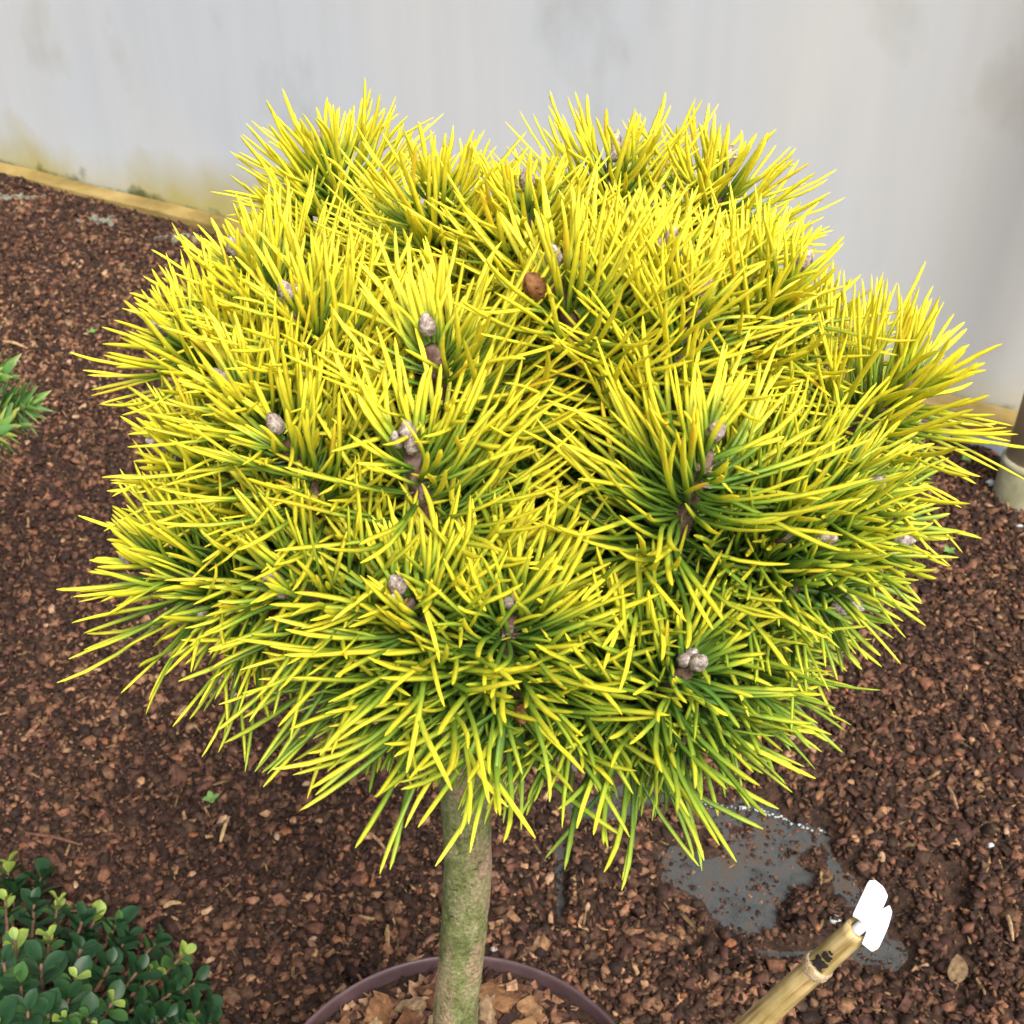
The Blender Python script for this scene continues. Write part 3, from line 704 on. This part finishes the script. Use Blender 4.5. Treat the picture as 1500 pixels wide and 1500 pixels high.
def needle_set(P_, A, yl, ls, nf, rng):
    """needle centre lines (n,seg,3), radii, colours for one shoot"""
    SEG = 8; L0 = .0475*ls; S = .041*ls
    ref = np.array([0, 0, 1.0]) if abs(A[2]) < .9 else np.array([1.0, 0, 0])
    e1 = nrm(np.cross(A, ref)); e2 = np.cross(A, e1)
    i = np.arange(nf); u = .07+.93*((i+.5)/nf)**.85 + rng.normal(0, .02, nf); u = np.clip(u, .05, 1)
    az = i*2.39996+rng.normal(0, .25, nf)
    phi = np.radians(16+72*u**.68+rng.normal(0, 7, nf))
    # the side of a shoot turned away from the light carries fewer, wider spread needles
    up_ = np.array([0, 0, 1.0]); dors = nrm(up_-A*(A@up_)+1e-4)
    ab = -(np.cos(az)*(e1@dors)+np.sin(az)*(e2@dors))
    keep_ = rng.random(nf) > .68*np.clip(ab+.15, 0, 1)*(u < .85)
    phi = phi+.22*np.clip(ab, 0, 1)
    u, az, phi = u[keep_], az[keep_], phi[keep_]; nf = len(u)
    att = P_[None]-A[None]*(S*u)[:, None]
    # pairs
    u = np.repeat(u, 2); az = np.repeat(az, 2)+np.tile([-.10, .10], nf)+rng.normal(0, .05, 2*nf); phi = np.repeat(phi, 2)+rng.normal(0, .07, 2*nf)
    att = np.repeat(att, 2, 0); n = 2*nf
    side = np.cos(az)[:, None]*e1+np.sin(az)[:, None]*e2
    att = att+side*.0022
    d0 = A[None]*np.cos(phi)[:, None]+side*np.sin(phi)[:, None]
    L_ = L0*(.36+.64*np.clip((u-.04)*2.3, 0, 1))*rng.uniform(.84, 1.12, n)
    droop = np.clip(-d0[:, 2], 0, 1)
    bend = A[None]*rng.normal(.16, .15, n)[:, None] + np.array([0, 0, 1.0])*(rng.normal(.08, .10, n)-.18*droop)[:, None] + side*rng.normal(.0, .10, n)[:, None]
    curl = rng.random(n) < .05
    tang = np.cross(A[None], side)
    bend = bend + tang*(rng.normal(0, .20, n))[:, None]
    bend = np.where(curl[:, None], bend*2.4+tang*rng.normal(0, .5, n)[:, None], bend)
    L_ = np.where(curl, L_*.8, L_)
    t = np.array([0, .15, .32, .5, .68, .85, .955, 1.0])
    L_ = L_/np.maximum(np.linalg.norm(d0+bend*1.05, axis=1), .75)*.98
    pts_ = att[:, None]+L_[:, None, None]*(t[None, :, None]*d0[:, None]+(t**2)[None, :, None]*bend[:, None]*1.05)
    wob = rng.normal(0, .012, (n, 1, 3))*L_[:, None, None]*np.sin(t*math.pi*1.6)[None, :, None]*1.6
    pts_ = pts_+wob
    rp = np.array([.85, .96, 1, 1.0, 1.0, .94, .66, .16])
    rad_ = (.00090*(.86+.28*rng.random(n)))[:, None]*rp[None]*(.9+.1*ls)
    # colour: green at the sheath, yellow towards the tip and on shoots that stand in the light
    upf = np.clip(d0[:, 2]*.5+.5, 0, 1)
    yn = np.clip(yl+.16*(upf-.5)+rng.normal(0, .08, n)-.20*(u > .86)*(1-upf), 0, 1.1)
    a0 = .74-.64*yn; a1 = 1.24-.46*yn
    f = np.clip((t[None]-a0[:, None])/(a1-a0)[:, None], 0, 1); f = f*f*(3-2*f)
    f = f*np.clip(.30+yn*.95, 0, 1)[:, None]
    hv = rng.random(n)[:, None]
    G = np.array([.070, .165, .028])*(.75+.6*hv)+np.array([.05, .06, .0])*yn[:, None]
    Yc = np.array([.92, .835, .055])*(.86+.22*rng.random((n, 1))); Yc = Yc*np.where(rng.random((n, 1)) < .05, np.array([1.0, .86, .9]), np.array([1, 1, 1]))
    Mid = np.array([.34, .48, .045])
    C0 = np.where(f[..., None] < .5, G[:, None]*(1-2*f[..., None])+Mid*(2*f[..., None]), Mid*(2-2*f[..., None])+Yc[:, None]*(2*f[..., None]-1))
    brown = (rng.random(n) < .02)[:, None]
    C0[:, -1] = np.where(brown, np.array([.35, .16, .03]), C0[:, -1])
    return pts_, rad_, C0, A
def needle_mesh(pts_, rad_, C0, A):
    n, SEG, _ = pts_.shape; K = 4
    Tn = nrm(np.gradient(pts_, axis=1)); ref = nrm(np.broadcast_to(A, Tn.shape)+.01)
    a = nrm(np.cross(Tn, ref)); b2 = np.cross(a, Tn)           # a: across, b2: facing the shoot axis
    th = np.array([0, 90, 180, 270])*math.pi/180+math.pi/4
    V = pts_[:, :, None]+rad_[:, :, None, None]*(np.cos(th)[None, None, :, None]*a[:, :, None]*1.08+np.sin(th)[None, None, :, None]*b2[:, :, None]*.66)
    idx = np.arange(n)[:, None, None]*SEG*K+np.arange(SEG-1)[None, :, None]*K
    j = np.arange(K)[None, None]
    Q = np.stack([idx+j, idx+(j+1) % K, idx+K+(j+1) % K, idx+K+j], -1).reshape(-1, 4)
    C_ = np.repeat(C0[:, :, None], K, 2)
    return V.reshape(-1, 3), Q, C_.reshape(-1, 3)
def ovoid(c, ax, L_, r_, seg=12, rings=9, scales=True):
    ax = nrm(ax); ref = np.array([0, 0, 1.0]) if abs(ax[2]) < .9 else np.array([1.0, 0, 0]); e1 = nrm(np.cross(ax, ref)); e2 = np.cross(ax, e1)
    V = []; Fs = []
    for i in range(rings):
        t = i/(rings-1); rr = r_*(math.sin(math.pi*min(1, .12+.86*t))**.75)
        for j in range(seg):
            a = 6.2832*j/seg + .26*(i % 2); q = rr*(1+(.24 if (i+j) % 2 else -.10)*scales)
            V.append(c+ax*L_*(t-.3)+(e1*math.cos(a)+e2*math.sin(a))*q)
    for i in range(rings-1): Fs += [(i*seg+j, i*seg+(j+1) % seg, (i+1)*seg+(j+1) % seg, (i+1)*seg+j) for j in range(seg)]
    Fs.append(tuple(range(seg))[::-1]); Fs.append(tuple((rings-1)*seg+j for j in range(seg)))
    return np.array(V), Fs
single = []; store = []
for si, (P_, A, yl, ls, main) in enumerate(shoots):
    S = .045*ls
    low = P_-A*S
    mid = HEAD*.45+low*.55 + np.array([0, 0, -.015]) + RNG.normal(0, .006, 3)
    bp_ = spline([HEAD+RNG.normal(0, .003, 3)-[0, 0, .01], mid, low, P_-A*.003], 22)
    rr = np.interp(np.linspace(0, 1, 22), [0, .3, .7, 1], [.0062, .0048, .0036, .0026])
    V, Fs = tube(bp_, rr, 9, lambda u_, th: 1+.6*(fbm(np.cos(th)*2+u_*26, np.sin(th)*2+u_*31, si)-.47))
    fl = []
    for q in range(70 if main else 10):         # papery scales left on the bare stem
        t = RNG.uniform(.15, 1.25); c0 = P_-A*S*t if t <= 1 else low+(mid-low)*(t-1)*.5
        s_ = nrm(np.cross(A, RNG.normal(size=3))); d_ = nrm(s_*.9+A*RNG.uniform(.2, .9)); x_ = nrm(np.cross(d_, A))
        b0 = c0+s_*.0026; L1 = RNG.uniform(.0022, .0052); W1 = .0007
        fl.append((np.array([b0-x_*W1, b0+x_*W1, b0+d_*L1, b0+x_*W1*.2-s_*.0004]), [(0, 1, 2), (0, 2, 3), (1, 3, 2), (0, 3, 1)]))
    br = mesh('branch', V, Fs, M_bark, tree)
    Vf, Ff = join(fl); o = mesh('bud_scales', Vf, Ff, M_flake, br, smooth=False); o['kind'] = 'stuff'
    if main and yl > .4:
        brown = (si in (23,)); nb = 1 if si % 3 else 3
        for q in range(nb):
            off = np.zeros(3) if q == 0 else nrm(np.cross(A, RNG.normal(size=3)))*.0034
            V, Fs = ovoid(P_+A*(.0035 if q == 0 else .001)+off, A+off*40, .0082 if q == 0 else .0062, .0023 if q == 0 else .0018)
            mesh('bud', V, Fs, M_budbrown if brown else M_bud, br)
    if si == 8:                                  # the brown side bud on the big central shoot
        c0 = on_crown(788, 425, 1.12)
        V, Fs = ovoid(c0, nrm(A+np.array([-.4, -.3, .1])), .0105, .0032, 14, 11); o = mesh('bud', V, Fs, M_budbrown, br); o['label'] = 'fat rusty brown side bud'
    nf = 112 if main and si < 25 else (84 if main else 48)
    if main and yl < .5: nf = 98
    data = needle_set(P_, A, yl, ls, nf, RNG)
    store.append((br, data, main))
# the 300 needles that show largest become parts of their own
score = []
for k, (br, (p, r_, c, A), main) in enumerate(store):
    if not main: continue
    q = project(p); ln = np.linalg.norm(q[:, -1, :2]-q[:, 0, :2], axis=1)
    sc = ln - (q[:, -1, 2]-.45)*900
    for i in np.argsort(-sc)[:9]: score.append((sc[i], k, int(i)))
score.sort(reverse=True); pick = {}
for s_, k, i in score[:300]: pick.setdefault(k, []).append(i)
for k, (br, (p, r_, c, A), main) in enumerate(store):
    sel = pick.get(k, []); rest = np.setdiff1d(np.arange(len(p)), sel)
    V, Q, Cc = needle_mesh(p[rest], r_[rest], c[rest], A)
    o = mesh('needle_tuft', V, Q, M_needle, br, colors=Cc); o['kind'] = 'stuff'
    for i in sel:
        V, Q, Cc = needle_mesh(p[i:i+1], r_[i:i+1], c[i:i+1], A); mesh('needle', V, Q, M_needle, br, colors=Cc)

# ------------------------------------------------------------------ bamboo cane and label
CT = at_d(1257, 1361, .60); CB = at_d(896, 1690, .738)
ax = nrm(CT-CB); CL = float(np.linalg.norm(CT-CB))
cane = empty('bamboo_cane', CB); tag(cane, 'leaning hollow bamboo cane rising from the pot', 'cane')
Mrot = Vector(ax).to_track_quat('Z', 'Y').to_matrix().to_4x4()
XA = np.array(Mrot.to_3x3().col[0]); YA = np.array(Mrot.to_3x3().col[1])
def rc(s): return .0080+(.0060-.0080)*s/CL            # outer radius
def cane_obj(name, V, Fs, mat):
    """mesh kept in the cane's own axes so that the grain runs along it"""
    o = link(name, mesh_data(name, V, Fs, mat)); o.parent = cane; o.rotation_euler = Mrot.to_euler(); return o
NODE = CL-.034*1.0
pn = project(CB+ax*NODE)
ss = np.linspace(-.02, CL, 70); prof_r = np.array([rc(s)*(1+.16*math.exp(-((s-NODE)/.0035)**2)+.12*math.exp(-((s-.06)/.0035)**2)) for s in ss])
V, Fs = tube(np.stack([ss*0, ss*0, ss], -1), prof_r, 28, cap=False)
n0 = len(V); ri = rc(CL)*.62
V2, F2 = tube(np.array([(0, 0, CL-.02), (0, 0, CL)]), [ri, ri], 28, cap=False)
V = np.vstack([V, V2]); Fs = Fs+[tuple(reversed([i+n0 for i in f])) for f in F2]
top = (len(ss)-1)*28
Fs += [(top+j, top+(j+1) % 28, n0+28+(j+1) % 28, n0+28+j) for j in range(28)]
Fs.append(tuple(n0+j for j in range(28)))
cane_obj('culm', V, Fs, M_bamboo)
ps = np.array([-.004, -.0025, -.001, .0005, .002, .0038]); pr_ = np.array([1.02, 1.12, 1.18, 1.16, 1.19, 1.02])*rc(NODE)
V, Fs = tube(np.stack([ps*0, ps*0, NODE+ps], -1), pr_, 28, lambda u_, th: 1+.12*(fbm(np.cos(th)*3+u_*5, np.sin(th)*3, 61)-.47)); cane_obj('node_ring', V, Fs, M_node)
toc = nrm(CAM-(CB+ax*(CL-.02))); th0 = math.atan2(toc@YA, toc@XA)
def patch(s0, s1, a0, a1, seed):
    V = []; Fs = []; m, n = 6, 8; r = np.random.default_rng(seed)
    for i in range(m):
        for j in range(n):
            e = r.uniform(-.1, .1)*(i in (0, m-1)); e2 = r.uniform(-.14, .14)*(j in (0, n-1))
            s = s0+(s1-s0)*np.clip(i/(m-1)+e, -.1, 1.1); a = th0+a0+(a1-a0)*(j/(n-1)+e2)
            rr = rc(s)*(1+.16*math.exp(-((s-NODE)/.0035)**2))+.0005
            V.append((rr*math.cos(a), rr*math.sin(a), s))
    for i in range(m-1): Fs += [(i*n+j, i*n+j+1, (i+1)*n+j+1, (i+1)*n+j) for j in range(n-1)]
    return V, Fs
cane_obj('dark_mark', *patch(NODE+.0048, NODE+.0108, -.55, .45, 3), M_ink)
cane_obj('dark_mark', *patch(NODE+.0118, NODE+.0160, -.45, .30, 4), M_ink)
cane_obj('dark_mark', *patch(NODE+.0168, NODE+.0182, -.25, .15, 5), M_ink)

lab_o = empty('plant_label', CT); tag(lab_o, 'blank white plastic plant label clipped in the bamboo cane tip', 'plant label')
LN = nrm(np.array([.25, -.45, .85]))
def plate(outline, off, th_=.0009):
    o_ = CT+ax*.004+LN*off; pts_ = []
    # smooth the outline
    oc = np.array(outline, float); k = len(oc); sm = []
    for i in range(k):
        a, b_, c_ = oc[i-1], oc[i], oc[(i+1) % k]
        for t in (.75, .92): sm.append(a+(b_-a)*t)
        sm.append(b_*.9+.05*(a+c_))
        for t in (.08, .25): sm.append(b_+(c_-b_)*t)
    for px, py in sm:
        d = ray(px, py); t = ((o_-CAM)@LN)/(d@LN); pts_.append(CAM+d*t)
    pts_ = np.array(pts_); n = len(pts_); V = np.vstack([pts_, pts_-LN*th_])
    Fs = [tuple(range(n)), tuple(range(2*n-1, n-1, -1))]+[(i, n+i, n+(i+1) % n, (i+1) % n) for i in range(n)]
    return V, Fs
V, Fs = plate([(1249, 1341), (1273, 1290), (1282, 1289), (1294, 1299), (1301, 1313), (1283, 1352), (1266, 1354), (1258, 1346)], .0035); mesh('plate', V, Fs, M_tag, lab_o, smooth=False)
V, Fs = plate([(1268, 1352), (1294, 1331), (1303, 1326), (1307, 1336), (1301, 1358), (1287, 1389), (1278, 1394), (1263, 1382), (1270, 1366)], .001); mesh('plate', V, Fs, M_tag, lab_o, smooth=False)
V, Fs = tube([CT-ax*.016, CT-ax*.002, CT+ax*.006+LN*.001], [.0022, .0030, .0026], 10); mesh('stem_clip', V, Fs, M_clear, lab_o)

# ------------------------------------------------------------------ boxwood shrub
BXC = np.array([-.40, .57, 0.0])
bx = empty('boxwood_shrub', BXC); tag(bx, 'low dark green box shrub with yellow green shoot tips', 'shrub')
def obov(t): return np.where(t < .02, .06, np.clip(np.sin(np.pi*np.clip(t, 0, 1)**1.35), 0, 1)**.62)
def box_leaf(L_, W_, c0, c1, rng, cup, bend):
    V, Fs = leaf_verts(L_, W_, 8, cup, bend, wid=obov)
    t = np.repeat(np.linspace(0, 1, 8), 3); edge = np.tile([1, 0, 1], 8)
    C_ = np.array(c0)[None]*(1-.0*t[:, None])+edge[:, None]*np.array(c1)[None]
    m_ = mesh_data('leaf', V, Fs, M_box, C_); return m_
OLD = [box_leaf(.0220*s, .0132*s, (.011, .043, .016), (.010, .018, .003), RNG, .35, b) for s, b in ((1, .12), (.9, .25), (1.1, .05), (.8, .18))]
MIDL = [box_leaf(.0195*s, .0120*s, (.035, .10, .026), (.02, .02, .0), RNG, .35, b) for s, b in ((1, .12), (.85, .2))]
NEW = [box_leaf(.0165*s, .0112*s, (.20, .29, .060), (.07, .05, .0), RNG, .5, b) for s, b in ((1, .0), (.85, .12), (.7, -.05))]
TIPS = [(12, 1268, 1), (60, 1285, .2), (50, 1325, 0), (85, 1322, 1), (142, 1340, 1), (72, 1372, 1), (22, 1378, .9), (112, 1432, .5), (270, 1398, 1), (224, 1432, .9), (165, 1468, .5),
        (196, 1478, .3), (100, 1462, 0), (60, 1412, .2), (185, 1375, 0), (300, 1478, 0), (285, 1440, 0), (228, 1382, 0), (118, 1390, 0), (160, 1415, 0), (30, 1440, .1), (70, 1480, .2),
        (130, 1490, 0), (245, 1490, .1), (8, 1320, .9), (5, 1410, 0), (200, 1425, 0), (250, 1455, 0), (310, 1500, 0), (170, 1355, .1), (20, 1300, 0), (40, 1480, 0), (120, 1350, 0), (215, 1500, 0), (265, 1500, .2)]
for i in range(26): TIPS.append((RNG.uniform(-160, 330), RNG.uniform(1490, 1640), RNG.random()*.6))
for i in range(12): TIPS.append((RNG.uniform(-170, -10), RNG.uniform(1270, 1490), RNG.random()*.6))
leaf_list = []
for px, py, yv in TIPS:
    g = at_z(px, py, .10); rd = np.hypot(g[0]+.41, g[1]-.53)
    zt = float(np.clip(.145-.9*max(0, rd-.06)**1.25*2.2, .055, .145)) + RNG.uniform(-.008, .008)
    tip = at_z(px, py, zt)
    basep = np.array([BXC[0]*.55+tip[0]*.45, BXC[1]*.55+tip[1]*.45, .0]); 
    midp = tip*.5+basep*.5+np.array([(tip[0]-BXC[0])*.12, (tip[1]-BXC[1])*.12, .01])
    sp_ = spline([basep, midp, tip], 9); V, Fs = tube(sp_, np.linspace(.0024, .0010, 9), 7)
    sprig = mesh('sprig', V, Fs, M_stem, bx)
    n = 5; axd = nrm(sp_[-1]-sp_[-3]); a0 = RNG.uniform(0, 3.14)
    dn = spline(sp_, 60)
    for k in range(n):
        back = k*.0105 + (.0 if k else 0); Ltot = np.linalg.norm(tip-basep); fpos = int(np.clip(59*(1-back/Ltot), 0, 59)); p0 = dn[fpos]
        for sgn in (0, math.pi):
            az = a0+k*1.5708+sgn+RNG.normal(0, .25)
            ref = nrm(np.cross(axd, [0.3, .9, .1])); r2 = np.cross(axd, ref)
            sd_ = ref*math.cos(az)+r2*math.sin(az); op = np.radians((50 if yv > .35 and k == 0 else 36)+min(k, 3)*10+RNG.normal(0, 9))
            d = nrm(axd*math.cos(op)+sd_*math.sin(op)+np.array([0, 0, .12]))
            young = yv > .35 and k < (2 if yv > .8 else 1)
            me = (NEW[RNG.integers(3)] if young else (MIDL[RNG.integers(2)] if (yv > .35 and k == 2) or RNG.random() < .12 else OLD[RNG.integers(4)]))
            zc = nrm(axd-d*(axd@d)); xc = np.cross(d, zc)
            Mt = Matrix((xc, d, zc)).transposed().to_4x4(); s = RNG.uniform(.8, 1.12)*(.8 if k == 0 else 1)
            leaf_list.append((project(p0), sprig, me, Mt, p0, s))
vis = sorted(range(len(leaf_list)), key=lambda i: (0 if (leaf_list[i][0][0] > -20 and leaf_list[i][0][1] < 1520) else 1, leaf_list[i][0][2]))
restV = []; restC = []; restF = []; off = 0
for rank, i in enumerate(vis):
    pj, sprig, me, Mt, p0, s = leaf_list[i]
    if rank < 300:
        o = bpy.data.objects.new('leaf', me); col.objects.link(o); o.parent = sprig
        o.location = np.array(p0)-root_off(sprig); o.rotation_euler = Mt.to_euler(); o.scale = (s, s, s)
    else:
        n = len(me.vertices); a = np.empty(n*3, np.float32); me.vertices.foreach_get('co', a); a = a.reshape(-1, 3)*s
        a = a@np.array(Mt.to_3x3()).T+p0; cc = np.empty(n*4, np.float32); me.color_attributes['Col'].data.foreach_get('color', cc)
        restV.append(a); restC.append(cc.reshape(-1, 4)[:, :3]); restF += [tuple(v_+off for v_ in pl.vertices) for pl in me.polygons]; off += n
o = mesh('foliage', np.concatenate(restV), restF, M_box, bx, colors=np.concatenate(restC)); o['kind'] = 'stuff'

# ------------------------------------------------------------------ spiky sapling at the left
SB = np.array([-.56, 1.02, .0])
sp = empty('spiky_sapling', SB); tag(sp, 'young conifer with stiff pointed flat green leaves', 'sapling')
def lance(t): return np.clip(np.sin(np.pi*np.clip(t*.92+.08, 0, 1)**.62), 0, 1)**.9
def spike_leaf(s, c0, c1):
    V, Fs = leaf_verts(.028*s, .0082*s, 7, .45, -.06, wid=lance); t = np.repeat(np.linspace(0, 1, 7), 3)[:, None]
    f = np.clip((t-.7)/.3, 0, 1); return mesh_data('leaf', V, Fs, M_spike, np.array(c0)*(1-f)+np.array(c1)*f)
SL = [spike_leaf(1, (.15, .29, .06), (.42, .36, .12)), spike_leaf(.85, (.20, .35, .07), (.48, .38, .12)), spike_leaf(1.1, (.10, .23, .06), (.26, .28, .10)), spike_leaf(.9, (.24, .32, .06), (.5, .36, .10))]
BR = [[SB+[0, 0, .05], at_d(-60, 640, 1.14), at_d(38, 592, 1.12)], [SB+[0, 0, .02], at_d(-50, 690, 1.12), at_d(8, 622, 1.11)], [SB+[0, 0, .07], at_d(-60, 600, 1.16), at_d(-2, 548, 1.15)],
      [SB+[0, 0, 0], SB+[.0, .0, .18], SB+[.0, .01, .40]], [SB+[0, 0, .15], SB+[-.06, .02, .24], SB+[-.13, .03, .27]]]
for bi, bpts in enumerate(BR):
    c = spline(bpts, 26); V, Fs = tube(c, np.linspace(.005, .0022, 26), 8); b = mesh('branch', V, Fs, M_stem, sp)
    L_ = np.linalg.norm(np.diff(c, axis=0), axis=1).sum(); nl = [46, 34, 34, 44, 30][bi]; ext = min(.085, L_*.8)
    for k in range(nl):
        back = ext*(k/nl)**.95; f = 25*(1-back/L_); i0 = int(np.clip(f, 0, 24)); p0 = c[i0]+(c[i0+1]-c[i0])*(f-i0); axd = nrm(c[i0+1]-c[i0])
        az = k*2.39996; ref = nrm(np.cross(axd, [.1, .2, 1])); r2 = np.cross(axd, ref); sd_ = ref*math.cos(az)+r2*math.sin(az)
        op = np.radians(10+50*min(1, k/14)+RNG.normal(0, 6)); d = nrm(axd*math.cos(op)+sd_*math.sin(op))
        zc = nrm(axd-d*(axd@d)+1e-4); xc = np.cross(d, zc); Mt = Matrix((xc, d, zc)).transposed().to_4x4()
        o = bpy.data.objects.new('leaf', SL[3 if (bi == 1 and k % 2) else int(RNG.integers(3))]); col.objects.link(o); o.parent = b
        s = RNG.uniform(.85, 1.1)*(.6 if k < 4 else 1); o.location = p0-root_off(b); o.rotation_euler = Mt.to_euler(); o.scale = (s, s, s)
